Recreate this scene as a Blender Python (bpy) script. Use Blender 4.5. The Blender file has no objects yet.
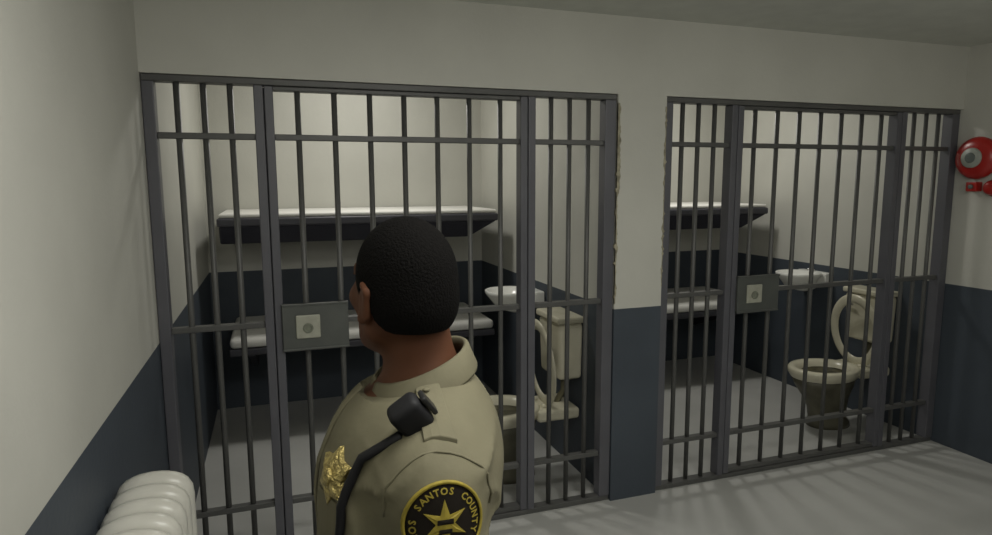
import bpy, bmesh, math, random
import numpy as np
from mathutils import Vector, Matrix
random.seed(7)
scn = bpy.context.scene
C = scn.collection
PI = math.pi

# ------------------------------------------------------------------ camera
yaw, pitch, roll = 0.3311, -0.1326, -0.004
cam_d = bpy.data.cameras.new('camera')
cam = bpy.data.objects.new('camera', cam_d); C.objects.link(cam)
cam_d.sensor_width = 36.0
cam_d.lens = 36.0 * 643.57 / 992.0
cam_d.clip_start = 0.05
fw = Vector((math.sin(yaw)*math.cos(pitch), math.cos(yaw)*math.cos(pitch), math.sin(pitch)))
rt = Vector((math.cos(yaw), -math.sin(yaw), 0)); up = rt.cross(fw)
r2 = rt*math.cos(roll) + up*math.sin(roll); u2 = -rt*math.sin(roll) + up*math.cos(roll)
M = Matrix((r2, u2, -fw)).transposed().to_4x4(); M.translation = (1.0203, -3.0452, 1.7709)
cam.matrix_world = M
scn.camera = cam

# ------------------------------------------------------------------ world, lights, exposure
w = bpy.data.worlds.new('world'); scn.world = w; w.use_nodes = True
w.node_tree.nodes['Background'].inputs[0].default_value = (0.5, 0.52, 0.5, 1)
w.node_tree.nodes['Background'].inputs[1].default_value = 0.02
scn.view_settings.view_transform = 'Standard'
scn.view_settings.look = 'None'
scn.view_settings.gamma = 1.0
scn.view_settings.use_curve_mapping = False
scn.view_settings.exposure = 0.0
def area(name, loc, sx, sy, power, col, shape='RECTANGLE', rot=(0, 0, 0)):
    d = bpy.data.lights.new(name, 'AREA'); d.shape = shape; d.size = sx; d.size_y = sy
    d.energy = power; d.color = col
    o = bpy.data.objects.new(name, d); C.objects.link(o); o.location = loc; o.rotation_euler = rot
    return o
CELL_P = 16.0
area('cell_lamp_light', (1.63, 1.39, 2.90), 0.33, 0.33, CELL_P, (1.0, 0.98, 0.92), 'DISK')
area('cell_lamp_light', (4.11, 1.39, 2.90), 0.33, 0.33, CELL_P, (1.0, 0.98, 0.92), 'DISK')
def fill_point(name, loc, rad, power, col):
    d = bpy.data.lights.new(name, 'POINT'); d.shadow_soft_size = rad; d.energy = power; d.color = col
    o = bpy.data.objects.new(name, d); C.objects.link(o); o.location = loc; return o
LC = (1.0, 0.985, 0.93)
fill_point('corridor_fill_light', (1.75, -3.15, 2.2), 0.28, 26.0, LC)  # both points are unseen fill, added to brighten the upper corridor walls
fill_point('corridor_fill_light', (3.7, -2.6, 2.28), 0.28, 17.0, LC)
area('corridor_lamp_light', (1.75, -2.3, 2.57), 1.1, 0.5, 29.0, LC)

# ------------------------------------------------------------------ materials
def lin(c): return tuple(((v/255)/12.92 if v/255 <= .04045 else ((v/255+.055)/1.055)**2.4) for v in c)
def mat(name, col, rough=.6, metal=0.0, var=.12, scale=8.0, bump=0.0, bscale=60.0, spec=.4, stretch=None):
    m = bpy.data.materials.new(name); m.use_nodes = True
    nt = m.node_tree; b = nt.nodes['Principled BSDF']
    b.inputs['Roughness'].default_value = rough; b.inputs['Metallic'].default_value = metal
    b.inputs['Specular IOR Level'].default_value = spec
    tc = nt.nodes.new('ShaderNodeTexCoord')
    n = nt.nodes.new('ShaderNodeTexNoise'); n.inputs['Scale'].default_value = scale; n.inputs['Detail'].default_value = 5
    vec = tc.outputs['Object']
    if stretch:
        mp = nt.nodes.new('ShaderNodeMapping'); mp.inputs['Scale'].default_value = stretch
        nt.links.new(vec, mp.inputs['Vector']); vec = mp.outputs['Vector']
    nt.links.new(vec, n.inputs['Vector'])
    r = nt.nodes.new('ShaderNodeValToRGB'); e = r.color_ramp.elements
    e[0].position = .3; e[1].position = .7
    e[0].color = (*[c*(1-var) for c in col], 1); e[1].color = (*[min(1, c*(1+var)) for c in col], 1)
    nt.links.new(n.outputs['Fac'], r.inputs['Fac']); nt.links.new(r.outputs['Color'], b.inputs['Base Color'])
    if bump:
        n2 = nt.nodes.new('ShaderNodeTexNoise'); n2.inputs['Scale'].default_value = bscale; n2.inputs['Detail'].default_value = 4
        nt.links.new(vec, n2.inputs['Vector'])
        bp = nt.nodes.new('ShaderNodeBump'); bp.inputs['Strength'].default_value = bump; bp.inputs['Distance'].default_value = .01
        nt.links.new(n2.outputs['Fac'], bp.inputs['Height']); nt.links.new(bp.outputs['Normal'], b.inputs['Normal'])
    return m
ZP = 1.09
def wall_mat():
    m = bpy.data.materials.new('two_tone_wall_paint'); m.use_nodes = True
    nt = m.node_tree; b = nt.nodes['Principled BSDF']; b.inputs['Roughness'].default_value = .55
    b.inputs['Specular IOR Level'].default_value = .3
    g = nt.nodes.new('ShaderNodeNewGeometry'); s = nt.nodes.new('ShaderNodeSeparateXYZ')
    nt.links.new(g.outputs['Position'], s.inputs[0])
    gt = nt.nodes.new('ShaderNodeMath'); gt.operation = 'GREATER_THAN'; gt.inputs[1].default_value = ZP
    nt.links.new(s.outputs['Z'], gt.inputs[0])
    n = nt.nodes.new('ShaderNodeTexNoise'); n.inputs['Scale'].default_value = 2.3; n.inputs['Detail'].default_value = 6
    nt.links.new(g.outputs['Position'], n.inputs['Vector'])
    def ramp(c, v):
        r = nt.nodes.new('ShaderNodeValToRGB'); e = r.color_ramp.elements
        e[0].position = .3; e[1].position = .7
        e[0].color = (*[x*(1-v) for x in c], 1); e[1].color = (*[x*(1+v) for x in c], 1)
        nt.links.new(n.outputs['Fac'], r.inputs['Fac']); return r
    rn = ramp((.060, .072, .088), .10); rw = ramp((.52, .515, .465), .05)
    mx = nt.nodes.new('ShaderNodeMix'); mx.data_type = 'RGBA'
    nt.links.new(gt.outputs[0], mx.inputs['Factor']); nt.links.new(rn.outputs[0], mx.inputs['A']); nt.links.new(rw.outputs[0], mx.inputs['B'])
    nt.links.new(mx.outputs['Result'], b.inputs['Base Color'])
    n2 = nt.nodes.new('ShaderNodeTexNoise'); n2.inputs['Scale'].default_value = 45; nt.links.new(g.outputs['Position'], n2.inputs['Vector'])
    bp = nt.nodes.new('ShaderNodeBump'); bp.inputs['Strength'].default_value = .08; bp.inputs['Distance'].default_value = .01
    nt.links.new(n2.outputs['Fac'], bp.inputs['Height']); nt.links.new(bp.outputs['Normal'], b.inputs['Normal'])
    return m
W_PAINT = wall_mat()
M_floor = mat('grey_concrete_floor', (.42, .42, .40), .7, var=.07, scale=1.7, bump=.05, bscale=40)
M_ceil = mat('grey_ceiling_paint', (.58, .59, .54), .8, var=.05)
M_chip = mat('rough_plaster', (.30, .275, .20), .9, var=.4, scale=28, bump=.4)
M_steel = mat('dark_grey_gate_paint', (.084, .084, .080), .45, var=.10, scale=6, spec=.45)
M_post = mat('slate_post_paint', (.094, .094, .106), .42, var=.08, scale=5, spec=.45)
M_plate = mat('lock_plate_steel', (.080, .085, .078), .45, var=.10, scale=12, spec=.45)
M_lock = mat('pale_lock_steel', (.34, .34, .28), .45, var=.10, scale=30)
M_lockd = mat('worn_lock_cylinder', (.17, .18, .14), .4, var=.15, scale=60)
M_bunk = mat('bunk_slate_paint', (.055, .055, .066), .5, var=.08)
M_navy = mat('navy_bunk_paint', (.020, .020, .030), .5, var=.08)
M_sheet = mat('white_sheet', (.74, .73, .69), .8, var=.04, bump=.1)
M_porc = mat('cream_porcelain', (.60, .57, .44), .25, var=.10, scale=7, spec=.5)
M_porcw = mat('white_porcelain', (.78, .78, .74), .22, var=.04, spec=.5)
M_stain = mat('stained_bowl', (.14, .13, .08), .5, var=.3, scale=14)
M_ped = mat('shade_toned_pedestal', (.10, .095, .066), .45, var=.3, scale=9)  # dark colour stands in for the shade below the rim
M_chrome = mat('chrome', (.5, .5, .5), .25, 1.0, var=.05)
M_rad = mat('radiator_enamel', (.58, .57, .51), .32, var=.06, spec=.5)
M_red = mat('red_bell_enamel', (.36, .018, .014), .3, var=.08, spec=.5)
M_bellg = mat('bell_grey_boss', (.34, .36, .32), .4, var=.1)
M_belld = mat('bell_dark_boss', (.12, .14, .13), .4, var=.1)
M_skin = mat('brown_skin', (.078, .032, .0165), .6, var=.08, scale=20, spec=.15)
M_hair = mat('black_hair', (.0035, .0032, .003), .9, var=.2, scale=200, bump=.5, bscale=260, spec=.06)
M_shirt = mat('tan_uniform_cloth', (.122, .112, .072), .8, var=.12, scale=9, bump=.35, bscale=14, spec=.2)
M_trous = mat('dark_green_trousers', (.035, .04, .028), .85, var=.1, bump=.1)
M_black = mat('black_plastic', (.008, .008, .009), .6, var=.1, spec=.2)
M_leath = mat('black_leather', (.010, .010, .010), .4, var=.1, spec=.4)
M_gold = mat('gold_badge', (.36, .29, .11), .42, .8, var=.45, scale=110, bump=.9, bscale=150)
M_thread = mat('gold_thread', (.20, .155, .015), .7, var=.15, scale=120)
M_patch = mat('black_patch_cloth', (.011, .009, .007), .9, var=.1, scale=80, spec=.08)
M_eye = mat('eye_white', (.6, .58, .54), .2, var=.02)
M_iris = mat('dark_iris', (.02, .012, .008), .15, var=.02)
M_lip = mat('lip', (.085, .032, .026), .5, var=.05)

# ------------------------------------------------------------------ helpers
def obj(name, bm, m, parent=None, smooth=False, bevel=0, seg=2):
    me = bpy.data.meshes.new(name)
    if isinstance(bm, bmesh.types.BMesh):
        bmesh.ops.recalc_face_normals(bm, faces=bm.faces)
        bm.to_mesh(me); bm.free()
    else:
        me.from_pydata([tuple(map(float, v)) for v in bm[0]], [], [tuple(map(int, f)) for f in bm[1]])
    for mm in (m if isinstance(m, (list, tuple)) else [m]): me.materials.append(mm)
    if smooth:
        for p in me.polygons: p.use_smooth = True
    o = bpy.data.objects.new(name, me); C.objects.link(o)
    if parent: o.parent = parent
    if bevel:
        b = o.modifiers.new('bevel', 'BEVEL'); b.width = bevel; b.segments = seg; b.limit_method = 'ANGLE'
    return o
def thing(name, label, cat, loc=(0, 0, 0), rz=0, group=None):
    o = bpy.data.objects.new(name, None); C.objects.link(o); o.location = loc; o.rotation_euler = (0, 0, rz)
    o.empty_display_size = .1
    return tag(o, label, cat, group)
def tag(o, label, cat, group=None):
    o['label'] = label; o['category'] = cat
    if group: o['group'] = group
    return o
def struct(name, bm, m):
    o = obj(name, bm, m); o['kind'] = 'structure'; return o
def dup(root, dloc, label):
    def rec(o, par):
        c = o.copy(); C.objects.link(c)
        if par: c.parent = par
        for ch in list(o.children): rec(ch, c)
        return c
    r = rec(root, None); r.location = Vector(root.location) + Vector(dloc); r['label'] = label
    return r
def box(bm, x0, x1, y0, y1, z0, z1):
    vs = [bm.verts.new(p) for p in ((x0,y0,z0),(x1,y0,z0),(x1,y1,z0),(x0,y1,z0),(x0,y0,z1),(x1,y0,z1),(x1,y1,z1),(x0,y1,z1))]
    for f in ((0,3,2,1),(4,5,6,7),(0,1,5,4),(1,2,6,5),(2,3,7,6),(3,0,4,7)): bm.faces.new([vs[i] for i in f])
    return bm
def B(*a): return box(bmesh.new(), *a)
def loft(rings, cap0=True, cap1=True, closed=False):
    """rings: equal-length lists of points"""
    bm = bmesh.new(); R = [[bm.verts.new(p) for p in r] for r in rings]; n = len(R[0]); k = len(R)
    for i in range(k if closed else k-1):
        a, b = R[i], R[(i+1) % k]
        for j in range(n): bm.faces.new((a[j], a[(j+1) % n], b[(j+1) % n], b[j]))
    if not closed:
        if cap0: bm.faces.new(R[0][::-1])
        if cap1: bm.faces.new(R[-1])
    return bm
def tube(pts, rad, n=10, ry=None, closed=False):
    pts = [Vector(p) for p in pts]; rings = []; k = len(pts)
    ref = None
    for i, p in enumerate(pts):
        if closed: t = pts[(i+1) % k] - pts[i-1]
        else: t = pts[min(i+1, k-1)] - pts[max(i-1, 0)]
        t.normalize()
        if ref is None:
            ref = Vector((0, 1, 0)) if abs(t.y) < .9 else Vector((1, 0, 0))
        a = (ref - t*ref.dot(t)).normalized(); b = t.cross(a); ref = a
        rr = rad[i] if isinstance(rad, (list, tuple)) else rad
        rings.append([p + a*(ry or rr)*math.cos(2*PI*j/n) + b*rr*math.sin(2*PI*j/n) for j in range(n)])
    return loft(rings, closed=closed)
def cyl(x, y, z0, z1, r, n=12): return loft([[(x+r*math.cos(2*PI*j/n), y+r*math.sin(2*PI*j/n), z) for j in range(n)] for z in (z0, z1)])
def ering(cx, cy, z, a, b, n=32, p=2.0):
    out = []
    for j in range(n):
        t = 2*PI*j/n; c, s = math.cos(t), math.sin(t)
        out.append((cx+a*math.copysign(abs(c)**(2/p), c), cy+b*math.copysign(abs(s)**(2/p), s), z))
    return out

# ------------------------------------------------------------------ the setting
XL, XR, DY, HC, HK = 0.53, 5.21, 2.28, 2.60, 2.94
P0, P1 = 2.72, 3.01                     # pillar / dividing wall
YN = -4.6
struct('floor', B(XL-.15, XR+.15, YN-.15, DY+.15, -.12, 0), M_floor)
bm = B(XL-.15, XR+.15, YN-.15, -.045, HC, HC+.12); box(bm, XL-.15, XR+.15, .06, DY+.15, HK, HK+.12)
struct('ceiling', bm, M_ceil)
struct('wall_left', B(XL-.15, XL, YN-.15, DY+.15, 0, HK), W_PAINT)
struct('wall_right', B(XR, XR+.15, YN-.15, DY+.15, 0, HK), W_PAINT)
struct('wall_back', B(XL, XR, DY, DY+.15, 0, HK), W_PAINT)
struct('wall_rear', B(XL, XR, YN-.15, YN, 0, HC), W_PAINT)
bm = B(P0, P1, -.045, .06, 0, 2.215); box(bm, P0, P1, .06, DY, 0, HK)                         # pillar with the dividing wall behind it
struct('wall_middle', bm, W_PAINT)
bm = B(XL, XR, -.045, .06, 2.215, HK+.12)
struct('wall_front', bm, W_PAINT)
# rough plaster left standing along the pillar's two edges
bm = bmesh.new()
def ragged(ex, sg, z0, z1, wmin, wmax):
    n = int((z1-z0)/.012); col = []; w_ = wmin
    for i in range(n+1):
        w_ = min(wmax, max(wmin, w_+random.uniform(-.006, .006))); z = z0+(z1-z0)*i/n
        nub = random.uniform(.004, .010) if random.random() < .10 else 0
        x0 = ex-sg*nub; x1 = ex+sg*w_
        col.append([bm.verts.new(p) for p in ((x0, -.046+.012, z), (x0, -.048, z), (x1, -.048-.001*random.random(), z), (x1+sg*.002, -.0445, z))])
    for p, q in zip(col, col[1:]):
        for k in range(4): bm.faces.new((p[k], p[(k+1) % 4], q[(k+1) % 4], q[k]))
    bm.faces.new(col[0]); bm.faces.new(col[-1])
ragged(P0, 1, 1.12, 2.17, .004, .024)
ragged(P1, -1, 1.2, 2.16, .001, .009)
struct('trim_1', bm, M_chip)

# ------------------------------------------------------------------ barred cell fronts and doors
UP, MID, LOW = 1.968, 1.134, 0.277
def bar(par, x, z0, z1): return obj('bar', cyl(x, 0, z0, z1, .0128, 10), M_steel, par, True)
def rail(par, x0, x1, z, h=.013, d=.019, name='rail'): return obj(name, B(x0, x1, -d, d, z-h, z+h), M_steel, par, bevel=.003)
def cell_front(label):
    t = thing('barred_cell_front', label, 'cell bars', (0, 0, 0), 0, 'barred cell fronts')
    obj('head_rail', B(.532, 2.718, -.035, .035, 2.186, 2.214), M_steel, t, bevel=.004)
    obj('sill', B(.532, 2.718, -.028, .028, .001, .030), M_steel, t, bevel=.004)
    for x0, x1 in ((.532, .578), (.960, .999), (2.229, 2.268), (2.655, 2.718)):
        obj('post', B(x0, x1, -.034, .034, .030, 2.186), M_post, t, bevel=.004)
    for x0, x1 in ((.985, 1.0015), (2.2265, 2.243)): obj('door_stop', B(x0, x1+.012 if x0 < 2 else x1, .036, .046, .034, 2.184) if x0 < 2 else B(x0-.012, x1, .036, .046, .034, 2.184), M_post, t)
    for xs, (a, b) in (((.658, .761, .866), (.578, .960)), ((2.363, 2.466, 2.573), (2.268, 2.655))):
        for x in xs: bar(t, x, .032, 2.186)
        for z in (UP, MID, LOW): rail(t, a, b, z)
    return t
def cell_door(label):
    t = thing('barred_cell_door', label, 'cell door', (1.0, 0, 0), 0, 'barred cell doors')
    ox = -1.0
    for x0, x1 in ((1.003, 1.04), (2.188, 2.225)):
        obj('stile', B(x0+ox, x1+ox, -.034, .034, .034, 2.184), M_post, t, bevel=.004)
    obj('top_rail', B(1.04+ox, 2.188+ox, -.026, .026, 2.166, 2.184), M_steel, t, bevel=.003)
    obj('bottom_rail', B(1.04+ox, 2.188+ox, -.026, .026, .034, .058), M_steel, t, bevel=.003)
    for k in range(7): bar(t, 1.141+.1583*k+ox, .058, 2.166)
    for z in (UP, MID, LOW): rail(t, 1.04+ox, 2.188+ox, z)
    pl = obj('lock_plate', B(1.032+ox, 1.325+ox, -.055, -.036, 1.012, 1.228), M_plate, t, bevel=.004)
    obj('lip', B(1.032+ox, 1.325+ox, -.060, -.036, 1.218, 1.228), M_plate, pl, bevel=.002)
    obj('lip', B(1.032+ox, 1.325+ox, -.060, -.036, 1.012, 1.022), M_plate, pl, bevel=.002)
    lk = obj('lock', B(1.090+ox, 1.197+ox, -.066, -.055, 1.068, 1.176), M_lock, pl, bevel=.006)
    lk['label'] = 'pale square lock with round keyhole'
    bm = loft([[(1.143+ox+r*math.cos(2*PI*j/20), y, 1.116+r*math.sin(2*PI*j/20)) for j in range(20)] for y, r in ((-.064, .024), (-.071, .023), (-.071, .015), (-.0675, .014))])
    obj('keyhole', bm, M_lockd, pl, bevel=.001)
    return t
cf = cell_front('fixed dark grey barred front of the nearer cell, from left wall to pillar')
cd = cell_door('barred door of the nearer cell behind the officer, with lock plate partly behind his head')
dup(cf, (2.482, 0, 0), 'fixed dark grey barred front of the farther cell, from pillar to right wall')
dup(cd, (2.482, 0, 0), 'barred door of the farther cell between pillar and toilet, whole lock plate in view')

# ------------------------------------------------------------------ bunks and mattresses
BY0, BY1 = 1.475, DY-.004
def bunk(label, zt):
    t = thing('wall_bunk', label, 'bunk', (1.63, 1.88, zt), 0, 'steel wall bunks')
    hx = .965; y0, y1 = BY0-1.88, BY1-1.88
    def ring(x0, x1, a, z): return [(-x0, a, z), (x1, a, z), (x1, y1, z), (-x0, y1, z)]
    # tray: upright lip, then an underside drawn in at the front and the ends
    bm = loft([ring(hx, hx, y0, 0), ring(hx, hx, y0, -.055)], True, True)
    obj('tray', bm, M_bunk, t, bevel=.012, seg=3)
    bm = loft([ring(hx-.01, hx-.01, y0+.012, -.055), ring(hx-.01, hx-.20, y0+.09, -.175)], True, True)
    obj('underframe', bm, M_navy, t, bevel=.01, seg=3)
    return t
def lower_bunk(label, zt):
    t = thing('wall_bunk', label, 'bunk', (1.63, 1.88, zt), 0, 'steel wall bunks')
    hx = .935; y0, y1 = BY0-1.88+.005, BY1-1.88
    obj('tray', B(-hx, hx, y0, y1, -.05, 0), M_bunk, t, bevel=.01, seg=3)
    for x in (-.8, .8): obj('bracket', loft([[(x-.02, y1, -.05), (x+.02, y1, -.05), (x+.02, y1, -.33), (x-.02, y1, -.33)], [(x-.02, y0+.12, -.05), (x+.02, y0+.12, -.05), (x+.02, y0+.12, -.08), (x-.02, y0+.12, -.08)]]), M_bunk, t)
    return t
def mattress(label, zb, h, hx, ins):
    bm = B(-hx, hx, BY0-1.88+ins, BY1-1.88-.005, 0, h)
    o = obj('mattress', bm, M_sheet, None, True, bevel=min(.03, h*.45), seg=4)
    o.location = (1.63, 1.88, zb+.001)
    return tag(o, label, 'mattress', 'cell mattresses')
ub = bunk('upper steel wall bunk in the nearer cell, behind the officer', 1.540)
lb = lower_bunk('lower steel wall bunk in the nearer cell, behind the officer', .665)
um = mattress('white mattress on the upper bunk of the nearer cell', 1.540, .028, .955, .012)
lm = mattress('white mattress on the lower bunk of the nearer cell, mostly in shadow', .665, .07, .93, .004)
dup(ub, (2.48, 0, 0), 'upper steel wall bunk in the farther cell, right of the pillar')
dup(lb, (2.48, 0, 0), 'lower steel wall bunk in the farther cell, right of the pillar')
dup(um, (2.48, 0, 0), 'white mattress on the upper bunk of the farther cell')
dup(lm, (2.48, 0, 0), 'white mattress on the lower bunk of the farther cell, mostly in shadow')

# ------------------------------------------------------------------ toilet (origin at wall, floor; faces -x)
def toilet(label):
    t = thing('toilet', label, 'toilet', (P0, .45, 0), 0, 'cell toilets')
    cx = -.49
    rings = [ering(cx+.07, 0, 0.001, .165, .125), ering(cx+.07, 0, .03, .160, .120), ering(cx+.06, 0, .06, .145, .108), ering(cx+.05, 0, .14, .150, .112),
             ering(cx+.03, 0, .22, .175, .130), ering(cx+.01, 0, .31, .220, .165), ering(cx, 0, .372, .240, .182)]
    pd = obj('pedestal', loft(rings), M_ped, t, True); pd['label'] = 'pedestal with shade put into its dark colour'
    rings = [ering(cx, 0, .372, .240, .192), ering(cx, 0, .40, .255, .212), ering(cx, 0, .430, .258, .216), ering(cx, 0, .442, .248, .206),
             ering(cx, 0, .445, .228, .186), ering(cx-.005, 0, .438, .190, .150), ering(cx-.005, 0, .40, .175, .135)]
    obj('rim', loft(rings, False, False), M_porc, t, True)
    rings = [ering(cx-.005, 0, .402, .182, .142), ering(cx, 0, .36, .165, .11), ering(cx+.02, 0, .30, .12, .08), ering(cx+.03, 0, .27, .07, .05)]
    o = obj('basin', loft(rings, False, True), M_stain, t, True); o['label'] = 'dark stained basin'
    obj('back_shelf', B(cx+.20, -.02, -.15, .15, .36, .43), M_porc, t, bevel=.02, seg=3)
    tk = loft([[(-.155, -.14, .60), (-.004, -.14, .60), (-.004, .145, .60), (-.155, .145, .60)], [(-.165, -.152, .945), (-.004, -.152, .945), (-.004, .16, .945), (-.165, .16, .945)]])
    tank = obj('tank', tk, M_porc, t, bevel=.025, seg=4)
    obj('tank_lid', B(-.178, -.003, -.166, .172, .945, .985), M_porc, t, bevel=.012, seg=3)
    obj('flush_pipe', tube([(-.06, 0, .605), (-.06, 0, .50), (-.12, 0, .41)], .02, 10), M_stain, t, True)
    obj('flush_lever', tube([(-.165, .12, .87), (-.185, .12, .87), (-.19, .06, .865)], .008, 8), M_chrome, tank, True)
    # raised seat: an oval ring leaning on the tank
    n = 40; path = [(-.215+.05*(-math.sin(2*PI*j/n)*.5+.0), .185*math.cos(2*PI*j/n), .685+.235*math.sin(2*PI*j/n)) for j in range(n)]
    rings = []
    for j in range(n):
        p = Vector(path[j]); tn = (Vector(path[(j+1) % n])-Vector(path[j-1])).normalized(); ax = Vector((1, 0, .11)).normalized(); nn = tn.cross(ax)
        rings.append([p + ax*.011*math.cos(a) + nn*.034*math.sin(a) for a in [2*PI*q/10 for q in range(10)]])
    s = obj('seat', loft(rings, closed=True), M_porc, t, True)
    for y in (-.07, .07): obj('hinge', tube([(-.225, y-.02, .436), (-.225, y+.02, .436)], .012, 10), M_porc, s, True)
    return t
tl = toilet('cream toilet with raised seat in the nearer cell, half hidden by the officer')
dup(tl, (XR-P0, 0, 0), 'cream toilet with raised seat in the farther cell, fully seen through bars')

# ------------------------------------------------------------------ wall sink
def sink(label):
    t = thing('wall_sink', label, 'sink', (P0, 1.03, 0), 0, 'cell sinks')
    cx, zt = -.205, 1.035
    rings = [ering(cx+.06, 0, zt-.15, .05, .05, p=2.2), ering(cx+.03, 0, zt-.12, .11, .11, p=2.2), ering(cx, 0, zt-.05, .135, .135, p=2.3), ering(cx, 0, zt-.02, .158, .162, p=2.4), ering(cx, 0, zt, .160, .164, p=2.4),
             ering(cx, 0, zt+.004, .152, .156, p=2.4), ering(cx-.015, 0, zt-.004, .125, .13, p=2.2), ering(cx-.015, 0, zt-.05, .11, .11), ering(cx-.01, 0, zt-.09, .06, .06)]
    b = obj('basin', loft(rings), M_porcw, t, True)
    obj('drain', cyl(cx-.01, 0, zt-.089, zt-.084, .022, 16), M_chrome, b, True)
    obj('back_ledge', B(-.075, -.003, -.15, .15, zt-.10, zt+.004), M_porcw, t, bevel=.012, seg=3)
    f = obj('faucet', tube([(-.045, 0, zt), (-.045, 0, zt+.02), (-.06, 0, zt+.028), (-.105, 0, zt+.022), (-.108, 0, zt+.012)], .008, 10), M_chrome, t, True)
    obj('push_button', cyl(-.045, .06, zt+.003, zt+.014, .012, 12), M_chrome, t, True)
    return t
sl = sink('white wall sink in the nearer cell, right of the officer\'s head')
dup(sl, (XR-P0, 0, 0), 'white wall sink in the farther cell, above and left of its toilet')

# ------------------------------------------------------------------ radiator on the left wall
t = thing('cast_iron_radiator', 'white cast iron column radiator along the left wall in the bottom corner', 'radiator', (.644, -.985, 0))
ztop, zbot, hw, tr = .915, .10, .073, .034
path = []
def arc(cx, cz, r, a0, a1, n=7): return [(cx+r*math.cos(a0+(a1-a0)*i/n), 0, cz+r*math.sin(a0+(a1-a0)*i/n)) for i in range(n+1)]
zt_ = ztop-tr; zb_ = zbot+tr; rr = .05
top = [(hw*math.cos(PI*i/14), 0, zt_-.05+.05*math.sin(PI*i/14)**.6) for i in range(15)]
path = top + [(-hw, 0, zt_-.2), (-hw, 0, .4), (-hw, 0, zb_+.1)] + [(hw*math.cos(PI+PI*i/10), 0, zb_+.05-.05*math.sin(PI*i/10)) for i in range(11)] + [(hw, 0, zb_+.1), (hw, 0, .4), (hw, 0, zt_-.2)]
def section():
    bm = tube(path, tr, 14, ry=.0355, closed=True)
    b2 = tube([(0, 0, zb_), (0, 0, .3), (0, 0, zt_)], .028, 12, ry=.034)
    me = bpy.data.meshes.new('tmp'); b2.to_mesh(me); b2.free(); bm.from_mesh(me); bpy.data.meshes.remove(me)
    return bm
pitch_r = .0875; NS = 10
s0 = obj('section', section(), M_rad, t, True)
for k in range(1, NS):
    c = s0.copy(); C.objects.link(c); c.parent = t; c.location = (0, -pitch_r*k, 0)
for z in (zt_-.10, zb_+.05):
    obj('connecting_pipe', tube([(0, .03, z), (0, -pitch_r*(NS-1)-.03, z)], .024, 12), M_rad, t, True)
for k in (0, NS-1):
    for x in (-hw, hw): obj('foot', loft([ering(x, -pitch_r*k, .001, .03, .03, 14), ering(x, -pitch_r*k, .02, .024, .024, 14), ering(x, -pitch_r*k, .125, .03, .03, 14)]), M_rad, t, True)

# ------------------------------------------------------------------ alarm bell on the right wall (faces -x)
t = thing('fire_alarm_bell', 'red round alarm bell with grey centre high on the right wall', 'alarm bell', (XR, -.188, 1.905))
def disc(prof, cy=0, cz=0, n=36): return loft([[(-d, cy+r*math.cos(2*PI*j/n), cz+r*math.sin(2*PI*j/n)) for j in range(n)] for d, r in prof])
obj('gong', disc([(.035, .118), (.03, .128), (.045, .131), (.06, .126), (.075, .114), (.086, .095), (.093, .07), (.095, .04)]), M_red, t, True)
obj('back_box', disc([(.002, .075), (.05, .075)]), M_red, t, True)
b = obj('boss', disc([(.088, .062), (.104, .061), (.109, .055)]), M_bellg, t, True); b['label'] = 'grey round boss'
obj('bolt', disc([(.108, .032), (.114, .030), (.116, .022)]), M_belld, b, True)
t2 = thing('alarm_call_box', 'small red box on the right wall just below the alarm bell', 'alarm box', (XR, -.175, 1.728))
obj('body', B(-.06, -.002, -.033, .033, -.03, .03), M_red, t2, bevel=.006)
obj('button', disc([(.06, .015), (.068, .013)]), M_belld, t2, True)
t3 = thing('alarm_strobe', 'small round red alarm sounder on right wall beside the small box', 'alarm sounder', (XR, -.285, 1.722))
obj('dome', disc([(.002, .046), (.04, .046), (.06, .038), (.068, .02)], n=24), M_red, t3, True)
obj('base_ring', disc([(.001, .052), (.018, .052)], n=24), M_red, t3, True)

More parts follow.
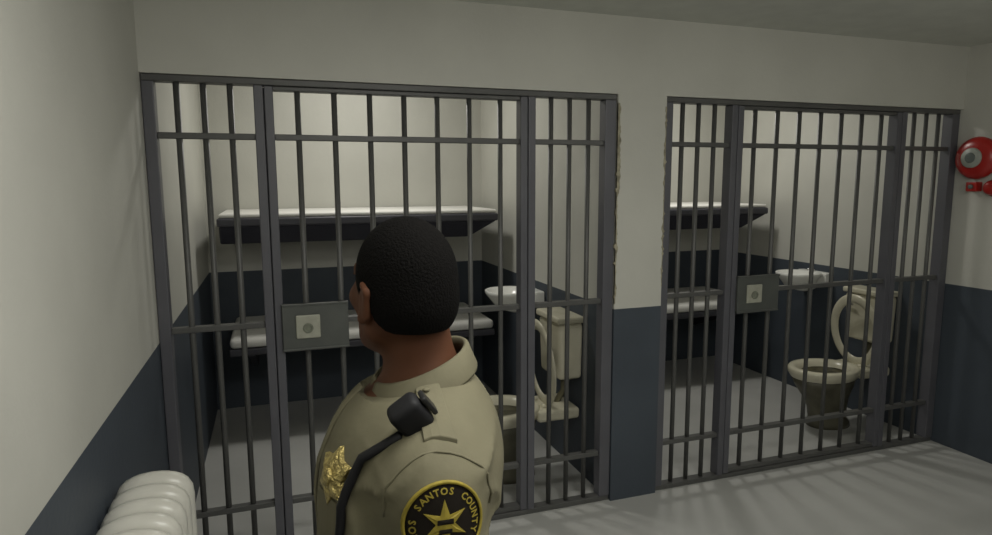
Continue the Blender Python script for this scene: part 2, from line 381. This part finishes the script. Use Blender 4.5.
# ------------------------------------------------------------------ the officer: signed-distance body, one continuous surface
def smin(a, b, k):
    h = np.maximum(k-np.abs(a-b), 0)/k
    return np.minimum(a, b)-h*h*k*.25
class F:
    def __init__(s): s.ops = []
    def add(s, fn, lo, hi, k=.02): s.ops.append((fn, np.array(lo, float), np.array(hi, float), k)); return s
    def cap(s, a, b, ra, rb=None, k=.03, fr=None):
        rb = ra if rb is None else rb; a = np.array(a, float); b = np.array(b, float)
        def fn(P):
            if fr: P = fr(P)
            ba = b-a; t = np.clip(((P-a)@ba)/(ba@ba), 0, 1)
            return np.linalg.norm(P-a-t[..., None]*ba, axis=-1)-(ra+(rb-ra)*t)
        m = max(ra, rb); lo = np.minimum(a, b)-m; hi = np.maximum(a, b)+m
        if fr: lo, hi = fr.box(lo, hi)
        return s.add(fn, lo, hi, k)
    def ell(s, c, r, k=.03, fr=None):
        c = np.array(c, float); r = np.array(r, float)
        def fn(P):
            if fr: P = fr(P)
            q = (P-c)/r; k0 = np.linalg.norm(q, axis=-1); k1 = np.linalg.norm(q/r, axis=-1)+1e-9
            return k0*(k0-1)/k1
        lo, hi = c-r, c+r
        if fr: lo, hi = fr.box(lo, hi)
        return s.add(fn, lo, hi, k)
    def ev(s, P):
        d = np.full(P.shape[:-1], .5)
        for fn, lo, hi, k in s.ops:
            v = fn(P); d = np.maximum(d, -v) if k < 0 else smin(d, v, k)
        return d
    def grid(s, lo, hi, h):
        lo = np.array(lo, float); n = (np.ceil((np.array(hi)-lo)/h)+1).astype(int)
        ax = [lo[i]+h*np.arange(n[i]) for i in range(3)]
        D = np.full(n, .5)
        for fn, l, u, k in s.ops:
            a = np.clip(((l-.05-lo)/h).astype(int), 0, n); b = np.clip(((u+.05-lo)/h).astype(int)+2, 0, n)
            if (b <= a).any(): continue
            sl = tuple(slice(a[i], b[i]) for i in range(3))
            P = np.stack(np.meshgrid(*[ax[i][sl[i]] for i in range(3)], indexing='ij'), -1)
            v = fn(P); D[sl] = np.maximum(D[sl], -v) if k < 0 else smin(D[sl], v, k)
        return D, lo, ax
def nets(D, lo, h, it=1):
    n = np.array(D.shape); S = D < 0
    acc = np.zeros(tuple(n-1)+(3,)); cnt = np.zeros(tuple(n-1))
    offs = [(i, j, k) for i in (0, 1) for j in (0, 1) for k in (0, 1)]
    def sl(o): return tuple(slice(o[i], n[i]-1+o[i]) for i in range(3))
    for o in offs:
        for a in range(3):
            if o[a] == 0:
                q = list(o); q[a] = 1; A, Bv = D[sl(o)], D[sl(q)]
                m = (A < 0) != (Bv < 0); t = np.where(m, A/np.where(m, A-Bv, 1), 0)
                for c in range(3): acc[..., c] += m*(o[c]+(t if c == a else 0))
                cnt += m
    act = cnt > 0; idx = -np.ones(tuple(n-1), int); idx[act] = np.arange(act.sum())
    ijk = np.argwhere(act); V = lo+h*(ijk+acc[act]/cnt[act][:, None]); Fs = []
    for a in range(3):
        b, c = (a+1) % 3, (a+2) % 3
        s0 = [slice(None)]*3; s1 = [slice(None)]*3; s0[a] = slice(0, -1); s1[a] = slice(1, None)
        A, Bv = S[tuple(s0)], S[tuple(s1)]
        e = np.argwhere(A != Bv); e = e[(e[:, b] > 0) & (e[:, c] > 0) & (e[:, b] < n[b]-1) & (e[:, c] < n[c]-1)]
        fl = A[tuple(e.T)]
        def g(db, dc):
            q = e.copy(); q[:, b] += db; q[:, c] += dc; return idx[tuple(q.T)]
        Q = np.stack([g(-1, -1), g(0, -1), g(0, 0), g(-1, 0)], 1)
        Q[~fl] = Q[~fl][:, ::-1]; Fs.append(Q)
    Fs = np.concatenate(Fs)
    for _ in range(it):
        sm = np.zeros_like(V); ct = np.zeros(len(V))
        for i in range(4):
            for j in (1, 3):
                np.add.at(sm, Fs[:, i], V[Fs[:, (i+j) % 4]]); np.add.at(ct, Fs[:, i], 1)
        V = V*.5+sm/ct[:, None]*.5
    return V, Fs
class Frame:                       # head frame: turned about the vertical at (0,0)
    def __init__(s, ang, piv, tilt=0, lean=0): s.R = np.array(Matrix.Rotation(ang, 3, 'Z') @ Matrix.Rotation(lean, 3, 'Y') @ Matrix.Rotation(tilt, 3, 'X')); s.p = np.array(piv)
    def __call__(s, P): return (P-s.p)@s.R
    def w(s, q): return np.array(q)@s.R.T+s.p
    def box(s, lo, hi):
        P = np.array([s.w((x, y, z)) for x in (lo[0], hi[0]) for y in (lo[1], hi[1]) for z in (lo[2], hi[2])])
        return P.min(0), P.max(0)
HF = Frame(math.radians(-67), (0.0, .002, 1.598), math.radians(2))
SH = 1.325
def torso(f, g):
    f.ell((0, .020, 1.235), (.172+g, .122+g, .200+g), .03)
    f.ell((0, .010, 1.02), (.148+g, .112+g, .19+g), .08)
    f.ell((0, 0, .90), (.165+g, .122+g, .13+g), .06)
    f.cap((-.155, -.012, SH-.005), (.155, -.012, SH-.005), .058+g, k=.06)
    f.ell((0, -.072, 1.315), (.178+g, .080+g, .125+g), .05)
    for s in (-1, 1): f.cap((s*.02, -.035, 1.405), (s*.14, -.02, 1.338), .045+g, .045+g, k=.05)
sk = F(); torso(sk, 0)
sk.cap((0, -.042, 1.38), (0, -.014, 1.535), .063, .059, k=.04)
# head
sk.ell((0, -.012, .018), (.072, .092, .092), .03, HF)
sk.ell((0, .030, -.035), (.062, .066, .080), .03, HF)
sk.ell((0, .060, -.098), (.032, .030, .024), .03, HF)           # chin
for s in (-1, 1): sk.cap((s*.052, -.005, -.070), (s*.02, .070, -.100), .018, .016, k=.03, fr=HF)   # jaw
sk.cap((-.035, .082, .022), (.035, .082, .022), .012, k=.02, fr=HF)     # brow
sk.cap((0, .084, .004), (0, .106, -.032), .008, .0125, k=.012, fr=HF)    # nose
for s in (-1, 1): sk.ell((s*.0135, .095, -.036), (.0095, .010, .008), .006, HF)
for s in (-1, 1): sk.ell((s*.045, .060, -.024), (.020, .020, .018), .02, HF)    # cheekbones
for s in (-1, 1): sk.add((lambda s: lambda P: np.linalg.norm((HF(P)-np.array((s*.032, .096, .004)))/np.array((1.2, 1, .8)), axis=-1)-.013)(s), *HF.box(np.array((s*.032-.02, .07, -.02)), np.array((s*.032+.02, .12, .03))), k=-1)
sk.cap((-.018, .088, -.062), (.018, .088, -.062), .007, k=.006, fr=HF)   # lips
sk.cap((-.016, .087, -.077), (.016, .087, -.077), .0075, k=.006, fr=HF)
for s in (-1, 1):                                                       # ears
    sk.ell((s*.075, -.012, -.022), (.009, .018, .032), .008, HF)
    sk.cap((s*.081, -.028, .0), (s*.079, -.012, .010), .007, k=.006, fr=HF)
    sk.cap((s*.081, -.028, .0), (s*.079, -.020, -.040), .006, .006, k=.006, fr=HF)
    sk.ell((s*.080, -.006, -.046), (.007, .009, .010), .006, HF)
for s in (-1, 1):                                                       # eyelids, laid on the socket
    for zz, off, rr_ in ((.0135, .0005, .0048), (-.0065, -.0005, .0042)):
        q = [(s*x_, float(np.linspace(.12, .02, 200)[np.argmax(np.array([sk.ev(HF.w((s*x_, y_, zz))[None])[0] for y_ in np.linspace(.12, .02, 200)]) < 0)])+off, zz-(.002 if x_ != .031 else 0)*np.sign(zz)) for x_ in (.019, .031, .043)]
        sk.cap(q[0], q[1], rr_*.8, rr_, k=.004, fr=HF); sk.cap(q[1], q[2], rr_, rr_*.8, k=.004, fr=HF)
# arms and hands
ARM = {-1: ((-.180, -.012, SH), (-.232, -.03, 1.05), (-.232, .055, .82)), 1: ((.180, -.012, SH), (.232, -.03, 1.05), (.232, .055, .82))}
for s in (-1, 1):
    a, e, wr = [np.array(q) for q in ARM[s]]
    sk.cap(a, e, .050, .038, k=.04); sk.cap(e, wr, .038, .027, k=.02)
    d = (wr-e)/np.linalg.norm(wr-e)
    pc = wr+d*.055
    sk.add((lambda pc, d: lambda P: np.linalg.norm(np.stack([(P-pc)[..., 0]/.5, (P-pc)[..., 1], (P-pc)[..., 2]/1.15], -1), axis=-1)-.036)(pc, d), pc-.06, pc+.06, .02)
    for i, (oy, L) in enumerate(((.028, .072), (.010, .080), (-.008, .075), (-.025, .060))):
        k0 = pc+d*.030+np.array((0, oy, 0)); k1 = k0+d*L*.5+np.array((-s*.006, 0, 0)); k2 = k1+d*L*.3+np.array((-s*.014, 0, 0)); k3 = k2+d*L*.22+np.array((-s*.014, -.004, 0))
        for p, q, r in ((k0, k1, .0085), (k1, k2, .0078), (k2, k3, .007)): sk.cap(p, q, r, r*.95, k=.004)
    b0 = wr+d*.025+np.array((-s*.008, .026, 0)); b1 = b0+np.array((-s*.016, .022, -.032)); b2 = b1+np.array((-s*.008, .004, -.030))
    sk.cap(b0, b1, .0115, .0098, k=.012); sk.cap(b1, b2, .0095, .008, k=.006)
# legs
for s in (-1, 1):
    sk.cap((s*.085, 0, .88), (s*.095, .012, .47), .080, .052, k=.03); sk.cap((s*.095, .012, .47), (s*.10, -.015, .09), .050, .036, k=.03)
    sk.cap((s*.10, -.02, .05), (s*.115, .11, .035), .034, .028, k=.03)
h = .0045
D, lo, ax = sk.grid((-.30, -.20, 0.0), (.30, .20, 1.75), h)
root = thing('person', 'uniformed officer in tan shirt standing with back of head turned to us, facing the cells', 'person', (1.222, -1.975, 0), math.radians(87))
V, Fs = nets(D, lo, h, 1)
obj('body', (V, Fs), M_skin, root, True)
# hair
hr = F(); hr.ell((0, -.014, .019), (.0795, .0985, .0985), .02, HF); hr.ell((0, -.042, -.035), (.062, .060, .050), .045, HF)
def haircut(P):
    q = HF(P)
    line = np.interp(q[..., 1], [-.12, -.055, -.035, -.012, .0, .018, .045, .070, .085, .2], [-.064, -.064, -.052, -.002, .008, -.022, .0, .028, .058, .075])
    line = np.where(np.abs(q[..., 0]) < .045, np.minimum(line, np.where(q[..., 1] < 0, -.064, line)), line)
    return (q[..., 2]-line)*.8
hr.add(haircut, (-.2, -.2, 1.4), (.2, .2, 1.8), -1)
# (negative k subtracts -fn, so feed the kept side directly)
hr.ops[-1] = (lambda P: haircut(P), np.array((-.2, -.2, 1.4)), np.array((.2, .2, 1.8)), -1)
hh = .004; D, lo, ax = hr.grid((-.14, -.14, 1.46), (.14, .14, 1.74), hh)
V, Fs = nets(D, lo, hh, 1)
obj('hair', (V, Fs), M_hair, root, True)
def face_y(x, z):
    ys = np.linspace(.12, .02, 200); v = sk.ev(np.array([HF.w((x, y, z)) for y in ys])); return float(ys[np.argmax(v < 0)])
for s in (-1, 1):                                                       # eyes
    bm = bmesh.new(); bmesh.ops.create_uvsphere(bm, u_segments=16, v_segments=10, radius=.0125, matrix=Matrix.Translation(HF.w((s*.031, face_y(.031, .003)-.0075, .003))))
    ey = obj('eye', bm, M_eye, root, True)
    bm = bmesh.new(); bmesh.ops.create_uvsphere(bm, u_segments=12, v_segments=8, radius=.0056, matrix=Matrix.Translation(HF.w((s*.031, face_y(.031, .003)+.0005, .003))))
    obj('iris', bm, M_iris, ey, True)
for z, hw_, yy in ((-.0625, .019, .0905), (-.0725, .017, .0905)):            # lips
    lp = [HF.w((x, face_y(x, z)+.0005, z+(.002 if z > -.07 else -.001)*(1-abs(x)/.02))) for x in np.linspace(-hw_, hw_, 9)]
    obj('lip', tube([tuple(p) for p in lp], [.002, .0045, .0058, .0062, .0062, .0062, .0058, .0045, .002], 10), M_lip, root, True)
# shirt
sh = F(); torso(sh, .012)
for s in (-1, 1):
    a, e, wr = [np.array(q) for q in ARM[s]]
    sh.cap(a, a+(e-a)*.86, .064, .066, k=.05)
def folds(P):
    x, y, z = P[..., 0], P[..., 1], P[..., 2]
    m = np.clip((1.43-z)/.06, 0, 1)
    for s_ in (-1, 1): m = m*np.clip((np.sqrt((x-s_*.245)**2+(y+.016)**2+(z-1.298)**2)-.066)/.03, 0, 1)
    ax_ = np.clip((np.abs(x)-.10)/.08, 0, 1)
    def ridge(u, p): return (1-np.abs(np.sin(u)))**p
    sx = np.abs(x)
    f1 = ridge(31*z+17*y+1.6*np.sin(13*y+4*z)+9*sx, 3)*(.25+.75*ax_)         # creases falling round the armpit and shoulder
    f2 = ridge(27*y-19*z+1.8*np.sin(15*z+6*sx)+.8, 4)*np.clip((1.40-z)/.12, 0, 1)   # pulls across the back and chest
    f3 = np.sin(33*z+21*y+4*np.sin(11*y))*.3
    return m*(.0085*f1+.0065*f2+.0028*f3-.002)
base_ev = sh.ev
def shirt_ev(P): return base_ev(P)-folds(P)
h = .006; D, lo, ax = sh.grid((-.36, -.22, .88), (.36, .22, 1.52), h)
P = np.stack(np.meshgrid(*ax, indexing='ij'), -1)
D = D-folds(P)
D = np.maximum(D, .955-P[..., 2])                                        # tucked in at the belt
# neck opening: tilted plane, higher at the back, only around the neck
rn = np.sqrt(P[..., 0]**2+(P[..., 1]+.030)**2)
D = np.maximum(D, np.where(rn < .11, P[..., 2]-(1.436-.28*P[..., 1]), -1)*.8)
cut = np.zeros_like(D)-1
for s in (-1, 1):
    a, e, wr = [np.array(q) for q in ARM[s]]; dd = (e-a)/np.linalg.norm(e-a)
    cut = np.where(P[..., 0]*s > .165, np.maximum(cut, (P-a)@dd-np.linalg.norm(e-a)*.84), cut)
D = np.maximum(D, cut)
V, Fs = nets(D, lo, h, 1)
shirt = obj('shirt', (V, Fs), M_shirt, root, True)
def surf(p, d, off=.002, ev=shirt_ev):
    """march points p along d onto the shirt; stop off above it"""
    p = np.array(p, float).copy(); d = np.array(d, float)/np.linalg.norm(d)
    for _ in range(40):
        v = ev(p)-off; p = p+d*(v*.7)[..., None]
    return p
# collar: a folded band round the neck, higher behind, open in front
rings = []; n = 44
for j in range(n):
    a = math.radians(92 + 9) + (2*PI-math.radians(18))*j/(n-1)          # starts and ends beside the front opening
    cx, cy = math.cos(a), math.sin(a)
    tz = 1.448-.030*cy
    front = max(0, cy)**6
    ri, ro = .074, .094+.012*front
    zt2, zb2 = tz+.020, tz-.024-.030*front
    oy = -.027
    prof = [(ri, zt2-.03), (ri, zt2-.004), (ri+.004, zt2), (ri+.009, zt2-.003), (ro+.004, zb2+.004), (ro+.004, zb2), (ro, zb2-.001), (ri+.005, zt2-.012)]
    rings.append([(r*cx*1.05, r*cy+oy+.004*0, z) for r, z in prof])
obj('collar', loft(rings), M_shirt, shirt, True)
# epaulette on each shoulder
for s in (-1, 1):
    rows = []
    for i in range(9):
        tt = i/8; x = s*(.092+.108*tt); wd = .019+.006*tt
        row = np.array([(x, -.022+wd*q, 1.60) for q in (-1, -.5, 0, .5, 1)])
        rows.append(np.concatenate([surf(row, (0, 0, -1), .005), surf(row[::-1], (0, 0, -1), -.002)]))
    ep = obj('epaulette', loft([[tuple(p) for p in r] for r in rows]), M_shirt, shirt, bevel=.0015)
    pb = surf(np.array([(s*.105, -.018, 1.6)]), (0, 0, -1), .007)[0]
    bm = bmesh.new(); bmesh.ops.create_uvsphere(bm, u_segments=12, v_segments=8, radius=.006, matrix=Matrix.Translation(pb) @ Matrix.Diagonal((1, 1, .5, 1)))
    obj('button', bm, M_shirt, ep, True)
# sleeve seam
for s in (-1, 1):
    a, e, wr = [np.array(q) for q in ARM[s]]
    pts = []
    for i in range(17):
        th = math.radians(-100+200*i/16)
        c = np.array((s*(.188+.012*math.cos(th)), -.012, SH-.018))
        d_ = np.array((s*.18, math.sin(th), math.cos(th)*.9))
        pts.append(surf((c+d_*.2)[None], -d_, .0005)[0])
    obj('seam', tube(pts, .0022, 6), M_shirt, shirt, True)
# round shoulder patch on each sleeve
PD = np.array((1.0, 0, 0))
def onarm(s, pu, pv, off):       # pu forward/back, pv up on the outer arm
    c = np.array((s*.45, -.016, 1.302)); nrm = np.array((-s*1.0, -.0, -.28)); nrm /= np.linalg.norm(nrm)
    upv = np.array((-s*.28, 0, 1.0)); upv /= np.linalg.norm(upv)
    fv = np.array((0, -s*-1.0, 0))
    c = np.array((s*.236, -.016, 1.296))-nrm*.15
    pu = np.asarray(pu); pv = np.asarray(pv)
    # s=-1: seen from outside, image right is the wearer's back (-y)
    P0_ = c+pu[:, None]*np.array((0, s*1.0, 0))+pv[:, None]*upv
    return surf(P0_, nrm, off)
def rings_disc(r0, r1, off0, off1, s, nr=6, n=48, sy=1.0):
    R = []
    for r in np.linspace(r0, r1, nr):
        t = np.arange(n)*2*PI/n; R.append([tuple(p) for p in onarm(s, r*np.cos(t), sy*r*np.sin(t), off1)])
    t = np.arange(n)*2*PI/n
    R.append([tuple(p) for p in onarm(s, r1*np.cos(t), sy*r1*np.sin(t), off0)])
    return R
def text_mesh(ch, size):
    cu = bpy.data.curves.new('t', 'FONT'); cu.body = ch; cu.size = size; cu.align_x = 'CENTER'; cu.align_y = 'CENTER'; cu.resolution_u = 2; cu.offset = .0004
    o = bpy.data.objects.new('t', cu); C.objects.link(o)
    dg = bpy.context.evaluated_depsgraph_get(); me = bpy.data.meshes.new_from_object(o.evaluated_get(dg))
    vs = np.array([v.co[:] for v in me.vertices]) if len(me.vertices) else np.zeros((0, 3)); fs = [list(p.vertices) for p in me.polygons]
    bpy.data.objects.remove(o); bpy.data.curves.remove(cu); bpy.data.meshes.remove(me)
    return vs, fs
PR = .058
for s in (-1, 1):
    pt = obj('shoulder_patch', loft(rings_disc(.002, PR, -.002, .003, s)), M_patch, shirt, True)
    pt['label'] = 'round black and gold shoulder patch'
    # gold outer border
    n = 48; tt = np.arange(n)*2*PI/n
    R = [[tuple(p) for p in onarm(s, r*np.cos(tt), r*np.sin(tt), o)] for r, o in ((PR+.001, -.001), (PR+.001, .0052), (PR-.0035, .0052), (PR-.0035, .001))]
    obj('border', loft(R, False, False), M_thread, pt, True)
    # lettering round the top and the foot
    Vv, Ff = [], []
    def letters(txt, r, a0, a1, size, flip=False):
        k = len(txt)
        for i, ch in enumerate(txt):
            if ch == ' ': continue
            a = math.radians(a0+(a1-a0)*i/(k-1)); v, f = text_mesh(ch, size)
            rot = a-PI/2 if not flip else a+PI/2
            px = v[:, 0]*math.cos(rot)-v[:, 1]*math.sin(rot)+r*math.cos(a); py = v[:, 0]*math.sin(rot)+v[:, 1]*math.cos(rot)+r*math.sin(a)
            # from outside the left arm +pu runs to the wearer's back: mirror so it reads correctly on both arms
            o = len(Vv); Vv.extend(onarm(s, px, py, .0042)); Ff.extend([[q+o for q in g] for g in f])
    letters('LOS SANTOS COUNTY', .0445, 200, -20, .0135)
    letters('SHERIFF', .0445, 232, 308, .0125, True)
    obj('lettering', (Vv, Ff), M_thread, pt)
    # six-pointed star badge with a dark middle
    def star(ro, ri, off, m, name, par, k=6):
        a = np.arange(2*k)*PI/k+PI/2; rr_ = np.where(np.arange(2*k) % 2 == 0, ro, ri)
        R = [[tuple(p) for p in onarm(s, q*rr_*np.cos(a), q*rr_*np.sin(a), o)] for q, o in ((1, .001), (1, off), (.5, off+.0006), (.06, off+.001))]
        return obj(name, loft(R), m, par)
    st = star(.034, .0135, .0048, M_thread, 'star', pt)
    for pv0, hw_, hh_ in ((.003, .0115, .0035), (-.010, .009, .003)):
        bx = np.array([-1, 1, 1, -1])*hw_; by = np.array([-1, -1, 1, 1])*hh_+pv0
        obj('emblem', loft([[tuple(p) for p in onarm(s, bx*q, (by-pv0)*q+pv0, o)] for q, o in ((1, .004), (1, .0066), (.1, .0068))]), M_patch, pt)
# chest badge: gold star on the left breast
def onchest(pu, pv, off, c=(-.140, .35, 1.325)):
    c = np.array(c); pu = np.asarray(pu, float); pv = np.asarray(pv, float)
    return surf(c+pu[:, None]*np.array((1, 0, 0))+pv[:, None]*np.array((0, 0, 1)), (0.25, -1, -.05), off)
k = 6; a = np.arange(2*k)*PI/k+PI/2; rr_ = np.where(np.arange(2*k) % 2 == 0, .046, .031)
bd = obj('badge', loft([[tuple(p) for p in onchest(q*rr_*np.cos(a), q*rr_*np.sin(a), o)] for q, o in ((1, -.002), (1, .006), (.55, .010), (.05, .012))]), M_gold, shirt)
bd['label'] = 'gold star badge'
tt = np.arange(24)*2*PI/24
obj('seal', loft([[tuple(p) for p in onchest(q*np.cos(tt), q*np.sin(tt), o)] for q, o in ((.014, .008), (.014, .014), (.002, .0145))]), M_gold, bd, True)
# buttoned front and breast pockets
pts = [surf(np.array([(0.0, .35, z)]), (0, -1, 0), .001)[0] for z in np.linspace(.97, 1.43, 16)]
obj('placket', tube(pts, .014, 8, ry=.004), M_shirt, shirt, True)
for s in (-1, 1):
    rows = [[tuple(p) for p in surf(np.array([(s*.085+.045*q, .35, z) for q in (-1, -.5, 0, .5, 1)]), (0, -1, 0), .004)]+[tuple(p) for p in surf(np.array([(s*.085+.045*q, .35, z) for q in (1, .5, 0, -.5, -1)]), (0, -1, 0), -.003)] for z in np.linspace(1.15, 1.28, 7)]
    obj('pocket', loft(rows), M_shirt, shirt, bevel=.001)
# shoulder microphone with its coiled lead
mc = surf(np.array([(-.163, .016, 1.7)]), (0.0, 0, -1), .018)[0]
bm = bmesh.new(); bmesh.ops.create_cube(bm, size=1, matrix=Matrix.Diagonal((.038, .052, .060, 1)))
mic = obj('shoulder_microphone', bm, M_black, root, True, bevel=.012, seg=4)
mic.location = mc; mic.rotation_euler = (math.radians(-38), math.radians(-18), math.radians(8))
mic['label'] = 'black shoulder microphone'
bm = B(-.012, .012, -.036, -.028, -.02, .02); obj('grille', bm, M_leath, mic, bevel=.003)
lead = [Vector(mc)+Vector((0, .014, -.028))]
for i in range(1, 14):
    q = i/13; lead.append(Vector(surf(np.array([(-.163+.024*q, .35, float(mc[2])-.045-.32*q)]), (0.1, -1, 0), .008)[0]))
obj('lead', tube(lead, .0075, 8), M_black, root, True)
# belt, trousers, shoes
belt = []
for z, g in ((.935, .010), (.937, .018), (.978, .018), (.980, .010)): belt.append([(( .152+g)*math.cos(2*PI*j/40), .004+(.116+g)*math.sin(2*PI*j/40), z) for j in range(40)])
bl = obj('belt', loft(belt), M_leath, root, True)
obj('buckle', B(-.026, .026, .134, .143, .938, .977), M_gold, bl, bevel=.003)
obj('holster', loft([ering(.19, -.01, .74, .022, .035, 16, 3), ering(.19, 0, .82, .026, .045, 16, 3), ering(.185, .005, .96, .03, .05, 16, 3)]), M_leath, root, True)
tr_ = F(); tr_.ell((0, -.004, .90), (.178, .142, .125), .06)
for s in (-1, 1):
    tr_.cap((s*.085, 0, .86), (s*.095, .012, .47), .090, .072, k=.04); tr_.cap((s*.095, .012, .47), (s*.10, -.012, .07), .072, .066, k=.03)
h = .008; D, lo, ax = tr_.grid((-.26, -.19, .02), (.26, .19, 1.03), h)
P = np.stack(np.meshgrid(*ax, indexing='ij'), -1)
D = np.maximum(np.maximum(D, P[..., 2]-.945), .055-P[..., 2]); D = np.where(True, D-.0025*np.sin(40*P[..., 2]+18*P[..., 1])*np.clip((.5-P[..., 2])*3, .2, 1), D)
V, Fs = nets(D, lo, h, 1); obj('trousers', (V, Fs), M_trous, root, True)
for s in (-1, 1):
    bm = loft([ering(s*.108, .035, .0015, .046, .135, 28, 2.6), ering(s*.108, .035, .028, .047, .137, 28, 2.6), ering(s*.107, .032, .05, .044, .130, 28, 2.4), ering(s*.104, .005, .082, .040, .092, 28, 2.2), ering(s*.102, -.012, .115, .040, .050, 28)])
    sh_ = obj('shoe', bm, M_leath, root, True)
    obj('sole', loft([ering(s*.108, .035, 0.0005, .048, .138, 28, 2.6), ering(s*.108, .035, .014, .049, .139, 28, 2.6)]), M_black, sh_)
